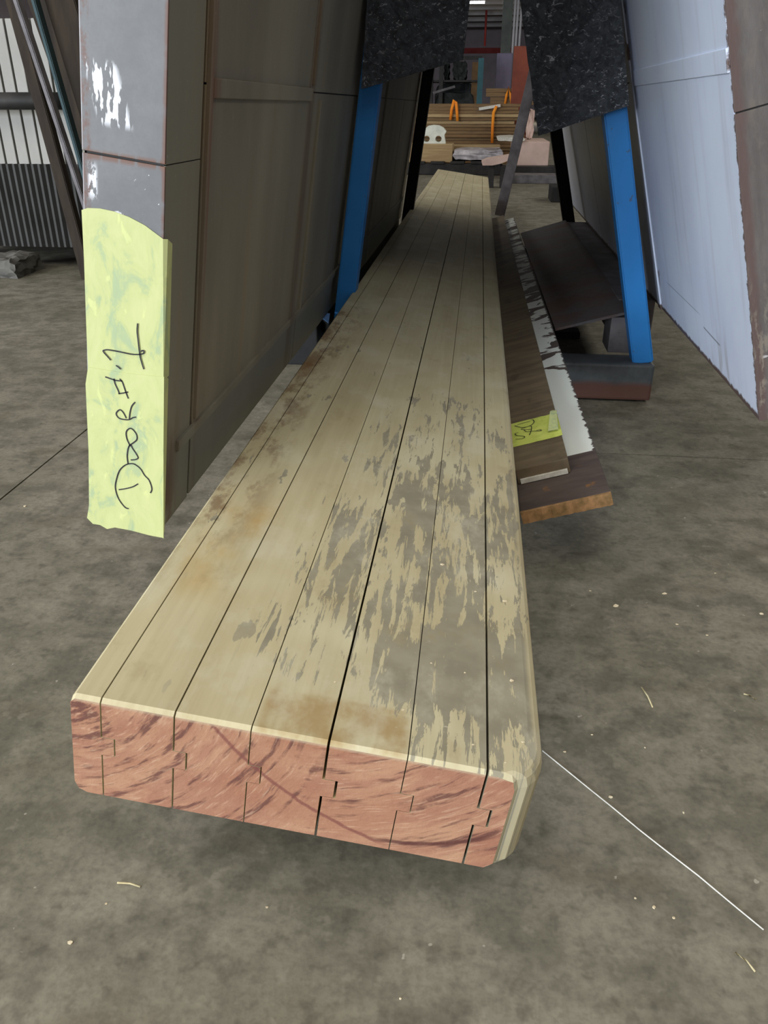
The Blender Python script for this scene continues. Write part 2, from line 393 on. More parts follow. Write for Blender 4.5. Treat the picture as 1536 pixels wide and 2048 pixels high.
def ribbons(name, strokes, normal, width, mat, parent, lift=.0004):
    """ink strokes as thin raised ribbons in the plane whose normal is given"""
    V = []; F = []; nrm = Vector(normal).normalized()
    for s in strokes:
        P = catmull(s); b0 = len(V)
        for i, p in enumerate(P):
            d = (P[min(i + 1, len(P) - 1)] - P[max(i - 1, 0)])
            if d.length < 1e-9: d = Vector((0, 0, 1))
            sd = d.normalized().cross(nrm) * width / 2
            V += [p + sd + nrm * lift, p - sd + nrm * lift]
        for i in range(len(P) - 1):
            F.append((b0 + 2 * i, b0 + 2 * i + 1, b0 + 2 * i + 3, b0 + 2 * i + 2))
    return mk(name, V, F, mat, parent)

# ------------------------------------------------------------------ hall shell
X0, X1, Y0, Y1, HZ = -13.0, 13.0, -8.0, 57.0, 4.8
JX, JYL, JYR = -0.805, 2.235, 1.49
floor = struct(box('floor', X0, X1, Y0, Y1, -.12, -.012, M_JOINT))
g = .0018
for (a, b, c_, d) in ((X0, JX - g, Y0, JYL - g), (X0, JX - g, JYL + g, 20), (JX + g, X1, Y0, JYR - g), (JX + g, X1, JYR + g, 20), (X0, X1, 20.004, Y1)):
    box('concrete_slab', a, b, c_, d, -.012, 0, M_CONC, floor)
M_WALL = simple('hall_wall', srgb(206, 194, 200), srgb(190, 178, 184), 1.2, .85)
M_CEIL = simple('hall_ceiling', srgb(178, 170, 170), srgb(150, 142, 142), .8, .85, (1, 6, 1))
struct(box('wall_back', X0, X1, Y1, Y1 + .2, 0, HZ, M_WALL))
struct(box('wall_left', X0 - .2, X0, Y0, Y1, 0, HZ, M_WALL))
struct(box('wall_right', X1, X1 + .2, Y0, Y1, 0, HZ, M_WALL))
struct(box('wall_front', X0, X1, Y0 - .2, Y0, 0, HZ, M_WALL))
struct(box('ceiling', X0, X1, Y0, Y1, HZ, HZ + .2, M_CEIL))
M_REDB = simple('red_band_paint', srgb(196, 84, 78), srgb(176, 70, 66), 3, .6)
band = struct(box('trim_1', X0, X1, Y1 - .12, Y1, at_y(960, 107, Y1).z, at_y(960, 96, Y1).z, M_REDB))
M_PURL = simple('pale_purlin', srgb(226, 224, 226), srgb(206, 204, 208), 2, .6)
for k, yy in enumerate((37.5, 39.4, 41.4, 43.6, 46.0, 49.2, 52.5)):
    p = struct(box('trim_%d' % (k + 2), X0, X1, yy, yy + .16, HZ - .20, HZ, M_PURL))

# ------------------------------------------------------------------ the long wooden slab
BR = .1405; BZ = CAMH - .3784; BW = .350; BT = .0965; BL = 5.437
slab = thing('laminated_slab', 'long worn wooden slab of seven joined staves with pink sawn end', 'wood slab',
             (-.2766, .4225, BZ), (0, BR, .0044))
KX = [0.0, .0226, .0774, .1339, .1905, .2480, .3056, BW]
KG = [0, .0011, .0013, .0009, .0019, .0008, .0019, 0]
TO = .0098; Z1, Z2 = -.036, -.0535
def edge_profile(i, side):
    """points top to bottom of joint i; side=+1 for the stave on its right"""
    e = side * KG[i] / 2; xx = KX[i]; q = .00025 * side
    return [(xx + e, 0), (xx + e, Z1 + q), (xx + TO + e, Z1 + q), (xx + TO + e, Z2 + q), (xx + e, Z2 + q), (xx + e, -BT)]
for i in range(7):
    if i == 0: lp = [(.0035, 0), (.0008, -.003), (0, -.007), (0, -BT + .010), (.003, -BT + .003), (.010, -BT)]
    else: lp = edge_profile(i, 1)
    if i == 6:
        rp = [(BW - .013, 0), (BW - .0066, -.0016), (BW - .0025, -.0052), (BW, -.013), (BW, -BT + .006), (BW - .006, -BT)]
    else: rp = edge_profile(i + 1, -1)
    prof = lp + rp[::-1]; nL = len(lp); n = len(prof)
    secs = [(0.0, .0028, .0), (.0030, 0, .0)]
    if i == 6:
        cin = .0225; cy = .040
        secs = [(0.0, .0028, cin)] + [(.003 + (cy - .003) * (1 - math.cos(a)), 0, cin * (1 - math.sin(a))) for a in (0.12, .45, .8, 1.15, 1.4, math.pi / 2)]
    secs += [(1.2, 0, 0), (3.0, 0, 0), (BL, 0, 0)]
    V = []
    for (yy, drop, inset) in secs:
        for k, (a, b) in enumerate(prof):
            zz = b - drop if b > -.005 else b
            xx = a - inset if (i == 6 and k >= nL) else a
            V.append((xx, yy, zz))
    F = [tuple(range(n))]; MI = [1]
    for s_ in range(len(secs) - 1):
        for k in range(n):
            F.append((s_ * n + k, s_ * n + (k + 1) % n, (s_ + 1) * n + (k + 1) % n, (s_ + 1) * n + k)); MI.append(0)
    F.append(tuple(range((len(secs) - 1) * n, len(secs) * n))); MI.append(1)
    mk('stave', V, F, [M_WOOD, M_END], slab, MI)

# ------------------------------------------------------------------ tin-clad doors
def door_sheets(parent, vs_up, vs_low, hs, x0, x1, mat, split):
    for j in range(len(hs) - 1):
        vs = vs_low if j < split else vs_up
        for i in range(len(vs) - 1):
            off = .0006 * ((i + j) % 2)
            a, b = (x0, x1 + off) if x1 > x0 else (x1 - off, x0)
            box('tin_sheet', a, b, vs[i] + .0014, vs[i + 1] - .0014, hs[j] + .0010, hs[j + 1] - .0010, mat, parent, .0005)

LL = .1524; LT = .076; LLEN = 2.86; DH = 1.66
ldl = Vector((-.4138 + LT * math.cos(LL), .743, CAMH - .4135 - LT * math.sin(LL)))
ld = thing('tin_clad_door', 'brown tin-clad fire door with yellow taped edge leaning on the rack', 'door', ldl, (0, LL, 0))
LM = Matrix.Translation(ldl) @ Matrix.Rotation(LL, 4, 'Y'); LMI = LM.inverted()
box('core', -LT + .002, -.002, .002, LLEN, .001, DH, M_DARK, ld)
for ha, hb in ((0, .3825), (.3825, .762), (.762, DH)):
    box('tin_sheet', -.002, .0003, .001, .0975, ha + .0005, hb - .0005, M_TINB, ld, .0005)
door_sheets(ld, [.103, .620, 1.137, 1.654, 2.171, 2.688, LLEN], [.103, .690, 1.207, 1.724, 2.241, 2.758, LLEN], [0, .09, .45, .81, 1.17, 1.53, DH], -.002, 0, M_TINB, 2)
for hh in (.45, .81, 1.17):      # folded seams
    box('seam_lip', -.0005, .0055, .118, .622, hh - .012, hh + .006, M_TINB, ld, .001)
for vv, za, zb in ((.103, .10, DH), (.625, .46, DH), (.695, .09, .44), (1.14, .1, DH), (1.66, .1, DH)):
    box('seam_lip', -.0005, .0045, vv + .005, vv + .015, za, zb, M_TINB, ld, .0008)
box('seam_lip', -.0005, .0045, .05, LLEN - .1, .082, .094, M_TINB, ld, .0008)
box('edge_sheet', -LT, .0002, -.0006, .002, .0, .3815, M_TINE, ld, .0005)
box('edge_sheet', -LT, .0002, -.0010, .002, .3835, .76, M_TINE, ld, .0005)
box('edge_sheet', -LT, .0002, -.0006, .002, .762, DH, M_TINE, ld, .0005)
box('tin_sheet', -LT, -LT + .002, .0, LLEN, 0, DH, M_TINB, ld)

TOFF = [-.0014]
def on_edge(px, py, off=None):
    off = TOFF[0] if off is None else off
    p = at_y(px, py, ldl.y + off); q = LMI @ p; return Vector((q.x, off, q.z))
def tape_piece(outline, top_r, bot_r, wrap):
    pts = [on_edge(*p) for p in outline]
    n = len(pts); V = pts + [Vector((p.x, -.0009, p.z)) for p in pts]
    F = [tuple(range(n)), tuple(range(2 * n - 1, n - 1, -1))] + [(i, (i + 1) % n, n + (i + 1) % n, n + i) for i in range(n)]
    z0, z1 = on_edge(*bot_r).z, on_edge(*top_r).z
    b = len(V)
    xx = .0034 + (-.0014 - TOFF[0])
    V += [Vector((on_edge(*bot_r).x, TOFF[0], z0)), Vector((xx, .0015, z0)), Vector((xx, wrap, z0 + .001)), Vector((xx, wrap, z1 - .006)), Vector((xx, .0015, z1)), Vector((on_edge(*top_r).x, TOFF[0], z1))]
    F += [(b, b + 1, b + 4, b + 5), (b + 1, b + 2, b + 3, b + 4)]
    o = mk('tape', V, F, M_TAPE, ld)
    return o
up = tape_piece([(163, 420), (175, 416), (200, 417), (228, 423), (258, 434), (290, 451), (326, 478), (327, 600), (327, 762), (250, 755), (176, 742), (172, 640), (168, 520)], (326, 478), (327, 762), .014)
up['label'] = 'upper strip of yellow masking tape marked with the number one'
TOFF[0] = -.0020
lo = tape_piece([(176, 734), (250, 746), (328, 754), (327, 900), (327, 1076), (300, 1071), (262, 1061), (230, 1055), (214, 1058), (200, 1050), (186, 1048), (174, 1036), (178, 1010), (177, 900), (171, 768)], (328, 754), (327, 1077), .011)
lo['label'] = 'lower strip of yellow masking tape with handwritten word DOOR'
A_ = lambda L: [on_edge(190 + u / 10.24, 630 + v / 10.24, -.0022) for u, v in L]
B_ = lambda L: [on_edge(200 + u / 8.53, 800 + v / 8.53, -.0022) for u, v in L]
one = [A_([(875, 170), (865, 330), (885, 520), (910, 740), (935, 890), (1000, 1110)]),
       A_([(325, 925), (260, 850), (170, 745), (205, 715), (300, 715), (520, 755), (740, 800), (900, 805), (990, 785), (1005, 740), (970, 725), (940, 750)])]
rest = [A_([(430, 1030), (480, 1065), (530, 1110)]), A_([(210, 1265), (300, 1295), (420, 1335), (560, 1350)]), A_([(505, 1305), (560, 1370), (620, 1540), (660, 1650), (685, 1710)]),
        A_([(390, 1300), (410, 1400), (470, 1530), (505, 1620)]), A_([(480, 1610), (580, 1595), (680, 1575)]),
        B_([(600, 35), (545, 100), (515, 200), (500, 320)]), B_([(450, 310), (400, 215), (345, 165), (290, 200), (280, 250), (330, 310), (420, 332), (500, 332), (560, 300), (615, 290)]),
        B_([(520, 790), (460, 660), (450, 540), (510, 482), (570, 510), (625, 590), (630, 670), (580, 720), (520, 760)]),
        B_([(480, 1090), (465, 960), (480, 830), (520, 760), (560, 830), (615, 910), (650, 985), (600, 1015), (525, 1020)]),
        B_([(490, 1850), (430, 1830), (340, 1720), (285, 1600), (262, 1470), (285, 1340), (330, 1210), (400, 1130), (480, 1090), (580, 1090), (690, 1170), (760, 1280), (840, 1370), (885, 1510), (860, 1585)]),
        B_([(320, 1528), (440, 1510), (560, 1478), (650, 1428)])]
ribbons('lettering', one, (0, -1, 0), .0013, M_INK, up)
ribbons('lettering', rest, (0, -1, 0), .0013, M_INK, lo)

RL = .273; RT = .085; RLEN = 2.95
rdl = Vector((.425, 1.161, CAMH - .4135))
rd = thing('tin_clad_door', 'pale lavender painted tin-clad door with worn grey edge leaning on the rack', 'door', rdl, (0, -RL, 0))
box('core', .002, RT - .002, .002, RLEN, .001, DH, M_DARK, rd)
door_sheets(rd, [.001, .722, 1.24, 1.757, 2.274, RLEN], [.001, .728, 1.245, 1.762, 2.28, RLEN], [0, .475, .835, 1.195, DH], .002, 0, M_LAV, 1)
for hh in (.482, .842):
    box('seam_lip', -.003, .0005, .004, .715, hh - .014, hh + .014, M_LAV, rd, .001)
box('seam_lip', -.0030, .0005, .728, .758, .0, DH, M_LAV, rd, .001)
box('seam_lip', -.003, .0005, 1.24, 1.262, .0, DH, M_LAV, rd, .001)
for a, b in ((0, .42), (.422, .80), (.802, DH)):
    box('edge_sheet', .0, RT, -.0008, .002, a, b, M_TINR, rd, .0005)
box('tin_sheet', RT - .002, RT, 0, RLEN, 0, DH, M_TINR, rd)

# ------------------------------------------------------------------ the two A-frame racks, near one in blue, far one in black
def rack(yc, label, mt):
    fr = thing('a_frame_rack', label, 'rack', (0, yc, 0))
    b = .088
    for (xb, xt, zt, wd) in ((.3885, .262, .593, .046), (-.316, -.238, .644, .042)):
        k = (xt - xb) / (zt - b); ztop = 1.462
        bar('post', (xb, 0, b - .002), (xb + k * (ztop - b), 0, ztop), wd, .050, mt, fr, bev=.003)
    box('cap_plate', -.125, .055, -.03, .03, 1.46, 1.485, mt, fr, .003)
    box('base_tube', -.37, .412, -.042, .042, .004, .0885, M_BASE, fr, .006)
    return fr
rack(1.85, 'blue steel A-frame rack with lit post beside the lavender door', M_BLUE)
rack(3.50, 'black-coloured A-frame rack standing farther down the dark passage', M_BLACK)
# long rails that carry the doors, lying across both bases
rr_ = thing('support_rail', 'grey steel rail under the lavender door', 'rail', (0, 0, 0))
box('rail_body', .345, .432, 2.00, 3.465, .0885, .1935, M_RAIL, rr_, .003)
box('end_plate', .318, .385, 1.905, 2.00, .0885, .172, M_RAIL, rr_, .002)
lr_ = thing('support_rail', 'black rail with pale blue end under the brown door', 'rail', (0, 0, 0))
box('rail_body', -.46, -.345, 1.72, 3.6, .0885, .180, M_BLACK, lr_, .003)
tq_ = [at_z(px, py, .1835) for px, py in ((641, 633), (657, 646), (660, 627), (644, 624))]
hexa('end_block', [p - Vector((0, 0, .030)) for p in tq_], [p - Vector((0, 0, .001)) for p in tq_], M_BLACK, lr_)
hexa('end_plate', [p - Vector((0, 0, .001)) for p in tq_], tq_, M_LBLUE, lr_)['label'] = 'pale blue end plate'
tag(box('flat_bar', -.30, .31, 2.36, 2.42, .0, .020, M_BLACK, None, .003), 'flat black bar lying on the floor between the rails', 'steel bar')

# ------------------------------------------------------------------ carpet strips hung on the posts
def carpet(pts, y, label, seed, ext=1.30, mat=None):
    P = [at_y(px, py, y) for px, py in pts]      # top-left, top-right, bottom-right, bottom-left
    tl, tr, br, bl = P
    tl = bl + (tl - bl) * ((ext - bl.z) / (tl.z - bl.z)); tr = br + (tr - br) * ((ext - br.z) / (tr.z - br.z))  # strips carried on unseen above to block high light into the passage
    nu, nv = 22, 34; V = []; F = []
    for side in (0, 1):
        for j in range(nv + 1):
            for i in range(nu + 1):
                u, v = i / nu, j / nv
                p = (bl.lerp(br, u)).lerp(tl.lerp(tr, u), v)
                wv = .006 * mnoise.noise(Vector((u * 2.2 + seed, v * 3, 0))) + .002 * mnoise.noise(Vector((u * 9, v * 14, seed)))
                p.x = min(max(p.x, -.3387 + .1536 * (p.z - .185) + .009), .425 - .28 * (p.z - .1965) - .009)
                edge = .002 * mnoise.noise(Vector((u * 30, seed, v * 30)))
                V.append((p.x + edge, p.y + wv + side * .009, p.z + edge))
    m = (nu + 1) * (nv + 1)
    for s_ in (0, 1):
        for j in range(nv):
            for i in range(nu):
                a = s_ * m + j * (nu + 1) + i; F.append((a, a + 1, a + nu + 2, a + nu + 1))
    for j in range(nv):
        for i in (0, nu):
            a = j * (nu + 1) + i; F.append((a, a + nu + 1, a + nu + 1 + m, a + m))
    for i in range(nu):
        for j in (0, nv):
            a = j * (nu + 1) + i; F.append((a, a + 1, a + 1 + m, a + m))
    return tag(mk('carpet_strip', V, F, mat or M_CARP, None, smooth=False), label, 'carpet')
carpet([(1040, 0), (1240, 0), (1259, 211), (1077, 272)], 1.795, 'black carpet strip hanging on the blue post by the lavender door', 2.0)
carpet([(734, 0), (940, 0), (926, 119), (722, 178)], 1.778, 'black carpet strip hanging on the blue post by the brown door', 5.0)

carpet([(1050, 0), (1150, 0), (1164, 150), (1068, 160)], 3.45, 'hidden black carpet strip added on the far black rack to darken the passage', 7.0)  # hidden behind the near strip, added to keep the passage middle dark
carpet([(800, 0), (938, 0), (926, 117), (778, 125)], 3.42, 'black carpet strip on the far black rack by the brown door end', 9.0)

# ------------------------------------------------------------------ boards lying beside the slab
TB = .30                                            # tilt of the boards, right edge up
by0 = .98
e1 = at_y(1222, 985, by0); e0 = at_y(1050, 1022, by0)
tilt = math.atan2(e1.z - e0.z, e1.x - e0.x)
yawb = .012
lb = thing('painted_board', 'long dark board with peeling white paint along one edge under the slab', 'board', e1, (0, -tilt, yawb))
bwid, bth = .122, .018
box('plank', -bwid, 0, .004, 2.95, -bth, 0, M_PBRD, lb, .0015)
NE = 26; V = []; F = []
for k in range(NE + 1):
    u = -bwid + bwid * k / NE; j = .0025 * mnoise.noise(Vector((k * .7, 3, 1)))
    V += [(u, -.002 + j, -bth * .98), (u, -.001 + j * .5, -.0004), (u, .0052, -.0006), (u, .0052, -bth * .98)]
for k in range(NE):
    for q in range(4): F.append((4 * k + q, 4 * k + (q + 1) % 4, 4 * k + 4 + (q + 1) % 4, 4 * k + 4 + q))
F += [(0, 1, 2, 3), (4 * NE, 4 * NE + 1, 4 * NE + 2, 4 * NE + 3)]
mk('broken_end', V, F, M_RAWEND, lb)['label'] = 'raw orange splintered end'
LBM = Matrix.Translation(e1) @ Matrix.Rotation(yawb, 4, 'Z') @ Matrix.Rotation(-tilt, 4, 'Y'); LBI = LBM.inverted()
nb = (LBM.to_3x3() @ Vector((0, 0, 1)))
def on_board(px, py, h):
    return LBI @ at_plane(px, py, e1 + nb * h, nb)
ub_h = .024
uR = on_board(1136, 917, ub_h); uL = on_board(1040, 940, ub_h)
ub_x1 = uR.x; ub_y = (uR.y + uL.y) / 2
ub = thing('brown_board', 'weathered brown board with green-yellow tape label lying on the painted board', 'board', LBM @ Vector((0, 0, 0)), (0, -tilt, yawb))
box('plank', -bwid + .002, ub_x1, ub_y + .003, 2.95, .0005, ub_h, M_DBRD, ub, .0015)
box('end_strip', -bwid + .006, ub_x1 - .004, ub_y, ub_y + .004, .001, .0085, M_WHTRIM, ub, .0006)
# tape label
tq = [on_board(1026, 849, ub_h), on_board(1108, 826, ub_h), on_board(1128, 871, ub_h), on_board(1034, 893, ub_h)]
ty0 = (tq[2].y + tq[3].y) / 2; ty1 = (tq[0].y + tq[1].y) / 2; tx1 = ub_x1 + .0012
V = []; F = []; NX = 12
for j in (0, 1):
    for i in range(NX + 1):
        u = i / NX; xx = -.12 + (tx1 + .12) * u
        lift = .0006 + (.0035 * max(0, u - .82) / .18 * (1.0 if j else .3)) + .0008 * mnoise.noise(Vector((u * 7, j, 2)))
        V.append((xx, ty0 if j == 0 else ty1, ub_h + max(lift, .0004)))
for i in range(NX): F.append((i, i + 1, NX + 2 + i, NX + 1 + i))
tp = mk('tape', V, F, M_TAPE2, ub); tp['label'] = 'green-yellow tape label with handwriting'
V = [(tx1 - .020, ty0 + .022, ub_h + .004), (tx1 - .004, ty0 + .015, ub_h + .006), (tx1 + .0005, ty1 - .008, ub_h + .008), (tx1 - .006, ty1 + .002, ub_h + .006), (tx1 - .010, ty1 - .014, ub_h + .011)]
fl = mk('tape_fold', V, [(0, 1, 4), (1, 2, 4), (2, 3, 4), (3, 0, 4)], M_TAPE, tp)
D_ = lambda L: [on_board(1020 + u / 11.82, 810 + v / 11.82, ub_h + .0016) for u, v in L]
ribbons('lettering', [D_([(170, 470), (330, 420), (480, 380)]), D_([(110, 488), (200, 515), (300, 530), (420, 510), (520, 460), (570, 400), (540, 350), (490, 355)]),
                      D_([(255, 570), (330, 540), (430, 505), (500, 500), (510, 560), (490, 640), (455, 710)]), D_([(255, 575), (380, 580), (500, 570)]),
                      D_([(330, 590), (390, 630), (480, 620), (600, 615), (700, 615), (745, 600), (700, 585), (630, 600)]),
                      D_([(200, 655), (120, 680), (160, 720), (300, 735), (350, 760), (260, 800), (130, 810)])], (0, 0, 1), .0013, M_INK, tp, .0003)

# rusty plate lying on the rail and the boards
pc = [(1110, 657, 1.885), (1250, 622, 1.885), (1131, 440, 3.42), (1041, 466, 3.42)]
Pp = [at_y(*p) for p in pc]; Pp[1].x += .010; 
up3 = Vector((-.27, 0, .96)) * .006
tag(hexa('steel_plate', [p - up3 for p in Pp], Pp, M_PLATE), 'rusty dark steel plate propped on the rail beside the boards', 'steel plate')
# chock that lifts the boards off the rack base
tag(box('wood_chock', .10, .17, 1.80, 1.89, .0885, .112, M_DBRD, None, .002), 'small dark wood chock under the boards on the rack base', 'wood block')
tag(prism('wedge_block', [(-.27, 1.81, .0885), (-.14, 1.81, .0885), (-.14, 1.81, .108), (-.27, 1.81, .127)], (0, .08, 0), M_DBRD), 'wooden wedge under the raised side of the slab', 'wedge')

# ------------------------------------------------------------------ floor litter
M_STRING = simple('pale_wire', srgb(226, 224, 216), srgb(196, 194, 188), 80, .5)
pa, pb = at_z(1085, 1503, .0), at_z(1528, 1860, .0)
tag(tube('thin_wire', [pa.lerp(pb, k / 8) + Vector((.0006 * math.sin(k * 1.3), .0006 * math.cos(k * 2.1), .0006)) for k in range(9)], .00065, M_STRING, None, 6), 'thin pale wire lying straight across the concrete floor', 'wire')
M_STRAW = simple('straw', srgb(206, 196, 160), srgb(170, 156, 116), 60, .8)
for a, b, lab in (((1283, 1376), (1305, 1416), 'pale straw lying alone on the concrete beside the slab'), ((235, 1767), (281, 1775), 'pale splinter on the concrete in front of the slab'),
                  ((1470, 1907), (1510, 1945), 'brown splinter on the concrete near the end of the wire'), ((1487, 1389), (1512, 1400), 'tan splinter on the concrete below the lavender door')):
    p, q = at_z(*a, .0), at_z(*b, .0); m_ = (p + q) / 2 + Vector((.001, .001, .0016))
    tag(tube('splinter', [p + Vector((0, 0, .001)), m_, q + Vector((0, 0, .001))], .0009, M_STRAW, None, 5), lab, 'splinter')
M_CHIP = simple('chip_wood', srgb(222, 212, 186), srgb(196, 176, 140), 200, .8)
def chip(p, r, nz, par=None, m=None):
    k = random.randint(5, 7); a0 = random.random() * 6
    V = [p + Vector((math.cos(a0 + 6.283 * i / k) * r * random.uniform(.5, 1.2), math.sin(a0 + 6.283 * i / k) * r * random.uniform(.35, .9), 0)) for i in range(k)]
    zz = Vector((0, 0, max(r * .35, .0006))); V = [v + nz for v in V]; n = len(V); W_ = [v + zz * random.uniform(.6, 1.2) for v in V]
    return mk('wood_chip', V + W_, [tuple(range(n))[::-1], tuple(range(n, 2 * n))] + [(i, (i + 1) % n, n + (i + 1) % n, n + i) for i in range(n)], m or M_CHIP)
for px, py, s in ((1231, 1213, 7), (1130, 1504, 4), (1329, 1188, 5), (1354, 1249, 3), (1522, 1228, 5), (1308, 1815, 5), (1347, 1836, 5), (1270, 1797, 3), (1184, 1470, 2.5), (1180, 1182, 2.5),
                  (1290, 1496, 2.5), (1367, 1626, 3), (142, 1886, 6), (535, 1815, 4), (800, 1998, 3), (1222, 1595, 5), (213, 1808, 3), (1430, 1147, 2.5), (1414, 1271, 3), (50, 1013, 4)):
    p = at_z(px, py, 0); rr = s / FPX * (p - CP).length * .9
    tag(chip(p, rr, Vector((0, 0, .0002))), 'tiny pale wood chip lying on the bare concrete floor', 'wood chip', 'wood chips on the concrete floor')
SM = Matrix.Translation((-.2766, .4225, BZ)) @ Matrix.Rotation(.0044, 4, 'Z') @ Matrix.Rotation(BR, 4, 'Y')
sn = SM.to_3x3() @ Vector((0, 0, 1)); sp = SM @ Vector((.1, .1, 0))
for px, py, s in ((946, 1490, 3), (1010, 1526, 2.5), (862, 1327, 2.5), (951, 1184, 3), (1046, 1485, 4), (1023, 1362, 6), (1009, 1203, 5), (930, 1346, 3), (885, 1130, 5), (670, 1365, 2.5), (806, 1421, 4)):
    p = at_plane(px, py, sp, sn); rr = s / FPX * (p - CP).length * .9
    o = chip(Vector((0, 0, 0)), rr, Vector((0, 0, .0002))); o.location = p; o.rotation_euler = (0, BR, 0)
    tag(o, 'tiny pale wood chip lying on top of the wooden slab', 'wood chip', 'wood chips on the slab')

# ------------------------------------------------------------------ beyond the passage
def bgbox(name, x0, x1, ytop, ybot, y, depth, mat, parent=None, bev=0.0, floor=False):
    """box seen between those pixel columns and rows, its front at distance y"""
    a = at_y(x0, (ytop + ybot) / 2, y); b = at_y(x1, (ytop + ybot) / 2, y)
    xm = (x0 + x1) / 2
    zt, zb = at_y(xm, ytop, y).z, at_y(xm, ybot, y).z
    return box(name, a.x, b.x, y, y + depth, 0 if floor else zb, zt, mat, parent, bev)
M_TIMB = simple('brown_timber', srgb(134, 108, 74), srgb(96, 76, 54), 3, .8, (1, 4, 30))
M_TIMB2 = simple('pale_timber', srgb(176, 152, 112), srgb(152, 126, 90), 4, .8, (1, 4, 20))
M_ORNG = simple('orange_webbing', srgb(240, 150, 40), srgb(226, 124, 34), 8, .7)
M_FOAM = simple('white_foam', srgb(226, 228, 214), srgb(200, 204, 190), 12, .8)
M_PINK = simple('pinkish_board', srgb(206, 180, 168), srgb(186, 160, 148), 6, .8)
M_WRAP = simple('plastic_wrap', srgb(200, 194, 196), srgb(150, 144, 146), 14, .3, spec=.6, bump=.6)
M_OXID = simple('red_oxide', srgb(128, 66, 48), srgb(104, 52, 40), 4, .7)
M_PURP = simple('purple_grey_metal', srgb(136, 128, 150), srgb(118, 112, 134), 3, .6)
M_COLM = simple('column_grey', srgb(120, 126, 118), srgb(98, 104, 98), 3, .6)
M_TEAL = simple('teal_paint', srgb(60, 104, 112), srgb(48, 86, 94), 4, .6)
M_BRWN = simple('brown_sheet', srgb(124, 96, 62), srgb(100, 76, 50), 4, .7)
M_SCRAP = simple('dark_scrap', srgb(40, 44, 42), srgb(24, 26, 26), 6, .6)

# low deck: dark skids, pale timber and bundles on it
YD = 8.6
dk = thing('low_skid', 'dark low timber skid on the floor beyond the passage', 'skid', (0, YD, 0))
dk.location = (0, 0, 0)
bgbox('runner', 812, 1004, 327, 352, YD, .12, M_DARK, dk, .01, True)
bgbox('runner', 812, 1004, 327, 352, YD + 1.2, .12, M_DARK, dk, .01, True)
for px in (835, 875, 915, 955, 990): bgbox('deck_board', px - 14, px + 14, 323, 328, YD - .02, 1.35, M_DARK, dk, .004)
tag(bgbox('timber_beam', 806, 905, 288, 325, YD + .05, .35, M_TIMB2, None, .008), 'pale square timber beam lying on the dark skid', 'beam')
tag(bgbox('timber_beam', 806, 1000, 291, 322, YD + .50, .35, M_TIMB2, None, .008), 'pale timber beam behind the first one on the dark skid', 'beam')
# plastic wrapped bundle: lumpy box
def lumpy(name, x0, x1, yt, yb, y, depth, mat, amp, label, cat, seed):
    a = at_y(x0, yb, y); b = at_y(x1, yt, y)
    bm = bmesh.new(); bmesh.ops.create_cube(bm, size=1.0)
    bmesh.ops.subdivide_edges(bm, edges=bm.edges[:], cuts=7, use_grid_fill=True)
    W3 = Vector((abs(b.x - a.x), depth, b.z - a.z)); ce = Vector(((a.x + b.x) / 2, y + depth / 2, (a.z + b.z) / 2))
    for v in bm.verts:
        r = v.co.copy(); q = Vector([math.copysign(abs(c2) ** 1.0, c2) for c2 in r]) 
        k = 1 - .12 * ((abs(r.x) * 2) ** 6 * (abs(r.z) * 2) ** 2)
        nn = mnoise.noise_vector(r * 4 + Vector((seed, 0, 0))) * amp
        v.co = Vector((q.x * W3.x * k, q.y * W3.y, q.z * W3.z * k)) + ce + nn
    me = bpy.data.meshes.new(name); bm.to_mesh(me); bm.free(); me.materials.append(mat)
    o = bpy.data.objects.new(name, me); C.objects.link(o); return tag(o, label, cat)
lumpy('wrapped_bundle', 905, 1006, 299, 320, YD + .04, .4, M_WRAP, .018, 'bundle wrapped in clear crinkled plastic on the dark skid', 'bundle', 1.0)
# white foam end block with two round holes
fo = at_y(838, 293, YD + .15); fx1 = at_y(893, 293, YD + .15); ft = at_y(865, 250, YD + .15)
fw, fh = fx1.x - fo.x, ft.z - fo.z
bm = bmesh.new(); ed = []
def loop(pts):
    vs = [bm.verts.new(p) for p in pts]
    for i in range(len(vs)): ed.append(bm.edges.new((vs[i], vs[(i + 1) % len(vs)])))
prof = [(0, 0), (0, .12), (.10, .50), (.18, .80), (.32, .96), (.5, 1.0), (.7, .98), (.86, .88), (.97, .70), (.90, .52), (.96, .12), (.98, 0)]
loop([(fo.x + u * fw, fo.y, fo.z + v * fh) for u, v in prof])
for cu in (.27, .70):
    loop([(fo.x + (cu + .115 * math.cos(k * math.pi / 5)) * fw, fo.y, fo.z + (.36 + .15 * math.sin(k * math.pi / 5)) * fh) for k in range(10)])
bmesh.ops.triangle_fill(bm, use_beauty=True, edges=ed)
ex = bmesh.ops.extrude_face_region(bm, geom=bm.faces[:])
bmesh.ops.translate(bm, vec=(0, .14, 0), verts=[e for e in ex['geom'] if isinstance(e, bmesh.types.BMVert)])
bmesh.ops.recalc_face_normals(bm, faces=bm.faces)
me = bpy.data.meshes.new('foam_block'); bm.to_mesh(me); bm.free(); me.materials.append(M_FOAM)
o = bpy.data.objects.new('foam_block', me); C.objects.link(o)
tag(o, 'white rounded block with two dark round holes on the pale beam', 'foam block')
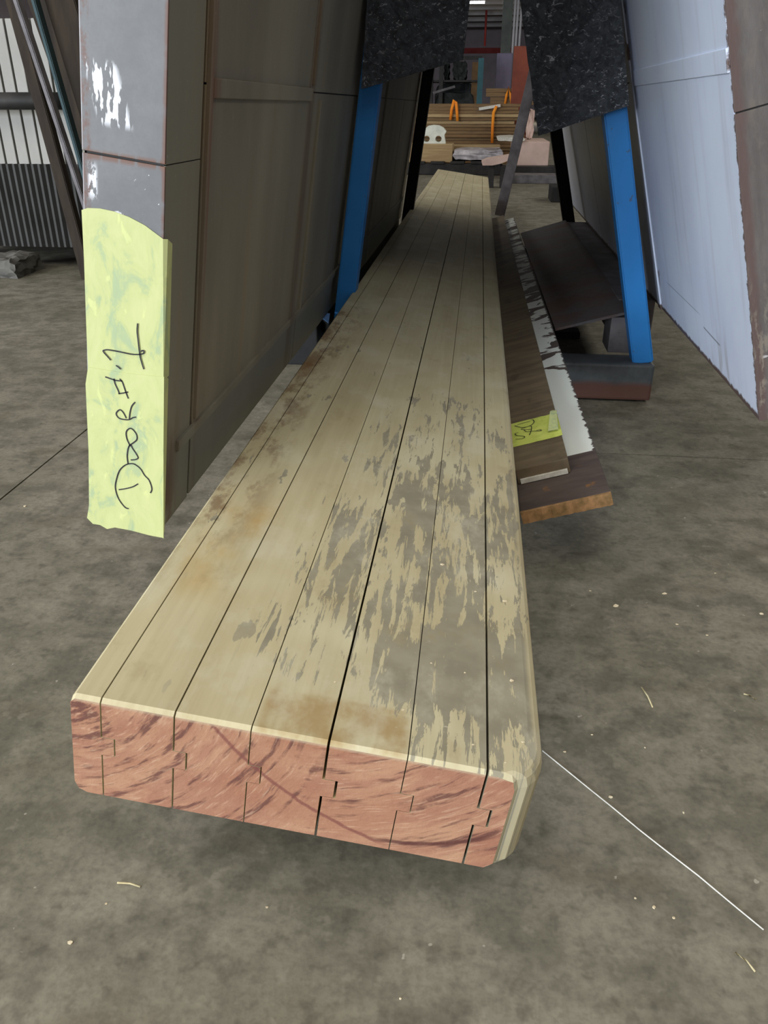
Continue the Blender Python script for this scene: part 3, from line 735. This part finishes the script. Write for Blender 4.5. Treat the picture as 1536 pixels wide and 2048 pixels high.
# pinkish slab, with a white sheet on top, on low grey bearers
tag(bgbox('pink_panel_stack', 1026, 1098, 283, 332, YD - .35, .9, M_PINK, None, .01), 'pinkish block of boards on grey bearers behind the passage', 'board stack')
tag(lumpy('white_sheet', 995, 1050, 276, 282.3, YD - .4, .8, M_WHTRIM, .006, 'thin white sheet draped over the pinkish block', 'sheet', 3.0), 'thin white sheet draped over the pinkish block', 'sheet')
tag(bgbox('bearer', 1016, 1124, 333, 350, YD - .5, .25, M_DARK, None, .006), 'dark bearer directly under the pinkish block', 'bearer')
tag(bgbox('bearer', 1010, 1124, 350, 374, YD - .9, .25, M_RAIL, None, .006, True), 'grey bearer on the floor in front of the pinkish block', 'bearer')
tag(bgbox('dark_block', 1103, 1130, 374, 402, 6.15, .3, M_BLACK, None, .006, True), 'small black block on the floor near the grey bearer', 'block')
# low stand with a broken pale board on it
st = thing('low_stand', 'dark low stand with pale broken board on top behind the slab', 'stand', (0, 0, 0))
bgbox('leg', 976, 988, 331, 376, 7.25, .08, M_DARK, st, .004, True)
bgbox('leg', 1000, 1012, 331, 376, 7.25, .08, M_DARK, st, .004, True)
a = at_y(963, 330, 7.2); 
pz = at_y(985, 331, 7.2).z
P4 = [at_y(px, py, 7.2) for px, py in ((963, 324), (975, 319), (1000, 315), (1022, 311), (1022, 319), (1003, 327), (985, 331), (965, 331))]
prism('top_board', P4, (0, .3, 0), M_PINK, st)

# leaning lath
lp = at_y(999, 431, 4.55); lq = at_y(1064, 160, 4.50)
lq2 = lp + (lq - lp) * 1.5
tag(bar('wooden_lath', lp, lq2, .052, .016, M_RAIL, None, bev=.002), 'slim grey lath standing at a slant past the end of the boards', 'lath')

# lumber stacks: every plank its own object
def plank_stack(px0, px1, yt, yb, y, n, rows, label, grp, slope):
    a = at_y(px0, yb, y); b = at_y(px1, yt, y)
    zb = 0.0; zt = b.z; th = (zt - zb) / n
    for k in range(n):
        for r in range(rows):
            x0 = a.x + random.uniform(-.08, .05); x1 = b.x + random.uniform(-.05, .12)
            o = box('plank', -(x1 - x0) / 2, (x1 - x0) / 2, 0, .22, 0, th * .93, random.choice((M_TIMB, M_TIMB, M_TIMB2, M_BRWN)), None, .004)
            o.location = ((x0 + x1) / 2, y + random.uniform(-.03, .03) + r * .24, zb + k * th); o.rotation_euler = (0, 0, random.uniform(-.01, .01))
            tag(o, label, 'plank', grp)
plank_stack(800, 1040, 207, 330, 10.4, 18, 1, 'long brown plank in the wide stack bound with orange straps', 'planks in the wide stack', 0)
plank_stack(972, 1060, 176, 290, 12.6, 16, 1, 'short brown plank in the taller stack beside the red oxide locker', 'planks in the taller stack', 0)
def strap(pts, y, label):
    tag(tube('orange_strap', [at_y(px, py, y) for px, py in pts], .017, M_ORNG, None, 6), label, 'strap')
strap([(901, 240), (903, 220), (908, 200), (912, 205), (914, 225), (915, 242)], 10.33, 'orange strap loop hanging over the wide plank stack')
strap([(984, 286), (985, 255), (987, 225), (993, 212)], 10.33, 'single orange strap hanging down the wide plank stack')
strap([(1009, 214), (1013, 190), (1017, 174), (1021, 190), (1023, 214)], 12.56, 'orange strap loop on the taller plank stack')
tag(bar('pale_batten', at_y(958, 218, 10.36), at_y(1001, 211, 10.36), .03, .03, M_WHTRIM, None, xdir=(0, 1, 0)), 'pale batten lying across the front of the wide plank stack', 'batten')
tag(bgbox('steel_locker', 1023, 1060, 92, 268, 11.2, .12, M_OXID, None, .006, True), 'tall red oxide steel locker standing beside the plank stacks', 'locker')
cb_ = lumpy('cloth_bundle', 1053, 1069, 221, 278, 8.7, .2, M_PINK, .02, 'pale pink cloth bundle standing on the pinkish block', 'bundle', 5.0)
cb_.location.z = at_y(1062, 283, YD - .35).z - min(v.co.z for v in cb_.data.vertices)

M_TUBE = bpy.data.materials.new('lamp_glow'); M_TUBE.use_nodes = True
M_TUBE.node_tree.nodes['Principled BSDF'].inputs['Emission Color'].default_value = (1, .98, .94, 1)
M_TUBE.node_tree.nodes['Principled BSDF'].inputs['Emission Strength'].default_value = 6.0
lp0 = at_y(950, 5, 36.0)
lamp = thing('ceiling_lamp', 'bright tube lamp hanging on rods under the far ceiling', 'lamp', lp0)
box('housing', -.40, .40, -.10, .10, .04, .10, M_PURL, lamp, .01)
tube('lamp_tube', [(-.37, 0, .0), (.37, 0, .0)], .04, M_TUBE, lamp, 10)
ll = area('lamp_light', (0, 0, -.05), (0, 0, 0), .74, .10, 450, (1.0, .97, .93)); ll.parent = lamp
for xx in (-.3, .3): tube('hanging_rod', [(xx, 0, .09), (xx, 0, HZ - lp0.z)], .012, M_PURL, lamp, 6)

# storage rack and scrap behind the stacks
YR = 21.0
rk = thing('storage_rack', 'dark steel rack with teal post behind the wide plank stack', 'rack', (0, 0, 0))
bgbox('post', 955, 966, 116, 205, YR, .15, M_TEAL, rk, 0, True)
bgbox('post', 878, 886, 116, 205, YR, .15, M_DARK, rk, 0, True)
bgbox('post', 860, 866, 116, 205, YR, .15, M_DARK, rk, 0, True)
bgbox('top_beam', 860, 964, 112, 119, YR + .02, .1, M_DARK, rk)
bgbox('shelf', 860, 958, 160, 164, YR + .05, 1.0, M_DARK, rk)
bgbox('back_sheet', 943, 955, 124, 205, YR + .3, .05, M_BRWN, rk, 0, True)
for x0, x1, yt, yb, lab in ((868, 950, 186, 269.5, 'long dark scrap block in the bottom of the rack'), (888, 897, 126, 159, 'narrow dark cabinet on the rack shelf'), (905, 934, 123, 159, 'tall black machine casing on the rack shelf'), (868, 950, 166, 272, 'dark crate under the rack shelf')):
    lumpy('scrap_block', x0, x1, yt, yb, YR + (1.1 if yt == 166 else .25), .6, M_SCRAP, .05, lab, 'scrap', x0 * .1)
bar('leaning_bar', at_y(866, 186, YR - .02), at_y(910, 173, YR - .02), .05, .05, M_RAIL, rk, xdir=(0, 1, 0))  # leaning steel bar, only parented to the rack
tag(bgbox('metal_cabinet', 992, 1024, 106, 176, 24.0, .6, M_PURP, None, .02, True), 'purple-grey metal cabinet beside the grey column', 'cabinet')
cl = thing('steel_column', 'grey steel column rising to the ceiling behind the cabinet', 'column', (0, 0, 0))
ca, cb = at_y(1004, 50, 28.0), at_y(1024, 50, 28.0)
box('web', (ca.x + cb.x) / 2 - .03, (ca.x + cb.x) / 2 + .03, 28.0, 28.35, 0, HZ - .01, M_COLM, cl)
box('flange', ca.x, cb.x, 27.96, 28.0, 0, HZ - .01, M_COLM, cl); box('flange', ca.x, cb.x, 28.35, 28.39, 0, HZ - .01, M_COLM, cl)
for px in (1028, 1034, 1041):
    p = at_y(px, 50, 27.0); tag(tube('conduit', [(p.x, 27, 0), (p.x, 27, HZ - .01)], .035, M_PURL, None, 8), 'white conduit pipe rising beside the grey column', 'pipe', 'white conduits by the column')
p0 = at_y(971, 60, 44); tag(tube('red_pipe', [(p0.x, 44, at_y(971, 92, 44).z), (p0.x, 44, HZ - .01)], .05, M_REDB, None, 8), 'red pipe dropping from the ceiling near the end wall', 'pipe')

# ------------------------------------------------------------------ left side: slatted gate, leaning timbers
YG = 3.3
M_SLAT = simple('pale_slat', srgb(160, 158, 152), srgb(142, 140, 134), 3, .6)
M_CORR = simple('dark_corrugated', srgb(62, 62, 60), srgb(48, 47, 44), 5, .6)
M_TEALD = simple('dull_teal', srgb(58, 78, 82), srgb(44, 60, 64), 5, .7)
M_BWOOD = simple('dark_brown_wood', srgb(54, 45, 35), srgb(38, 31, 25), 5, .8, (6, 6, 1))
gt = thing('slatted_gate', 'pale vertical slatted gate with dark corrugated skirt left of the brown door', 'gate', (0, 0, 0))
zt = at_y(60, 36, YG).z; zb = at_y(60, 333, YG).z; zs = at_y(60, 492, YG).z
xr = at_y(62, 330, YG).x; xl = at_y(38, 330, YG).x; pitch = xr - xl
xref = at_y(13, 330, YG).x
for k in range(-9, 12):
    xa = xref + k * pitch
    box('slat', xa + .004, xa + pitch - .004, YG, YG + .02, zb, zt, M_SLAT, gt, .003)
xa, xb_ = xref - 9 * pitch, xref + 12 * pitch
box('backing_sheet', xa, xb_, YG + .022, YG + .03, zb, zt, M_DARK, gt)
V = []; F = []; N = 120
for k in range(N + 1):
    u = xa + (xb_ - xa) * k / N; yy = YG - .01 + .010 * math.cos(k * math.pi / 1.5)
    V += [(u, yy, zs), (u, yy, zb + .01), (u, yy + .004, zb + .01), (u, yy + .004, zs)]
for k in range(N):
    for q in range(4): F.append((4 * k + q, 4 * k + (q + 1) % 4, 4 * k + 4 + (q + 1) % 4, 4 * k + 4 + q))
mk('corrugated_skirt', V, F, M_CORR, gt)
box('shade_box_back', xa, xb_, YG + .55, YG + .58, .02, zt, M_DARK, gt)  # added so that no light passes behind the gate
box('shade_box_bottom', xa, xb_, YG + .03, YG + .55, zs, zs + .03, M_DARK, gt)  # bottom of the added box, shades the floor under the gate
for xx in (xa, xb_ - .08, xa + .9): box('foot', xx, xx + .08, YG + .02, YG + .10, 0, zs + .02, M_DARK, gt)
zp = at_y(60, 202, YG - .1).z
tube('pipe_rail', [(xa, YG - .10, zp), (xb_, YG - .10, zp)], .03, M_DARK, gt, 10)
for xx in (xa + .1, xb_ - .05): box('rail_bracket', xx, xx + .03, YG - .1, YG + .01, zp - .015, zp + .015, M_DARK, gt)
def lean(p, q, y, w_, mat, lab):
    a, b = at_y(*p, y), at_y(*q, y); d = (b - a)
    b2 = a + d * ((2.2 - a.z) / d.z); a2 = a + d * ((.0 - a.z) / d.z)
    tag(bar('leaning_timber', a2, b2, w_, .04, mat, None, bev=.003), lab, 'timber')
lean((114, 322), (38, 40), YG - .22, .042, M_BWOOD, 'dark narrow timber leaning across the slatted gate')
lean((100, 195), (35, 0), YG - .27, .016, M_RAIL, 'thin grey lath leaning across the slatted gate')
lean((196, 330), (84, 0), YG - .33, .085, M_BWOOD, 'wide dark plank leaning on the slatted gate by the brown door')
lean((222, 330), (124, 0), YG - .40, .10, M_BWOOD, 'second wide dark plank leaning beside the brown door edge')
lean((158, 305), (98, 95), YG - .45, .013, M_TEALD, 'thin teal strip leaning in front of the dark planks')
M_SACK = simple('pale_sack', srgb(104, 102, 97), srgb(80, 79, 74), 10, .8, bump=.4)
lumpy('pale_sack', -40, 26, 520, 582, 3.05, .22, M_SACK, .02, 'small pale grey sack on the floor below the slatted gate', 'sack', 8.0)
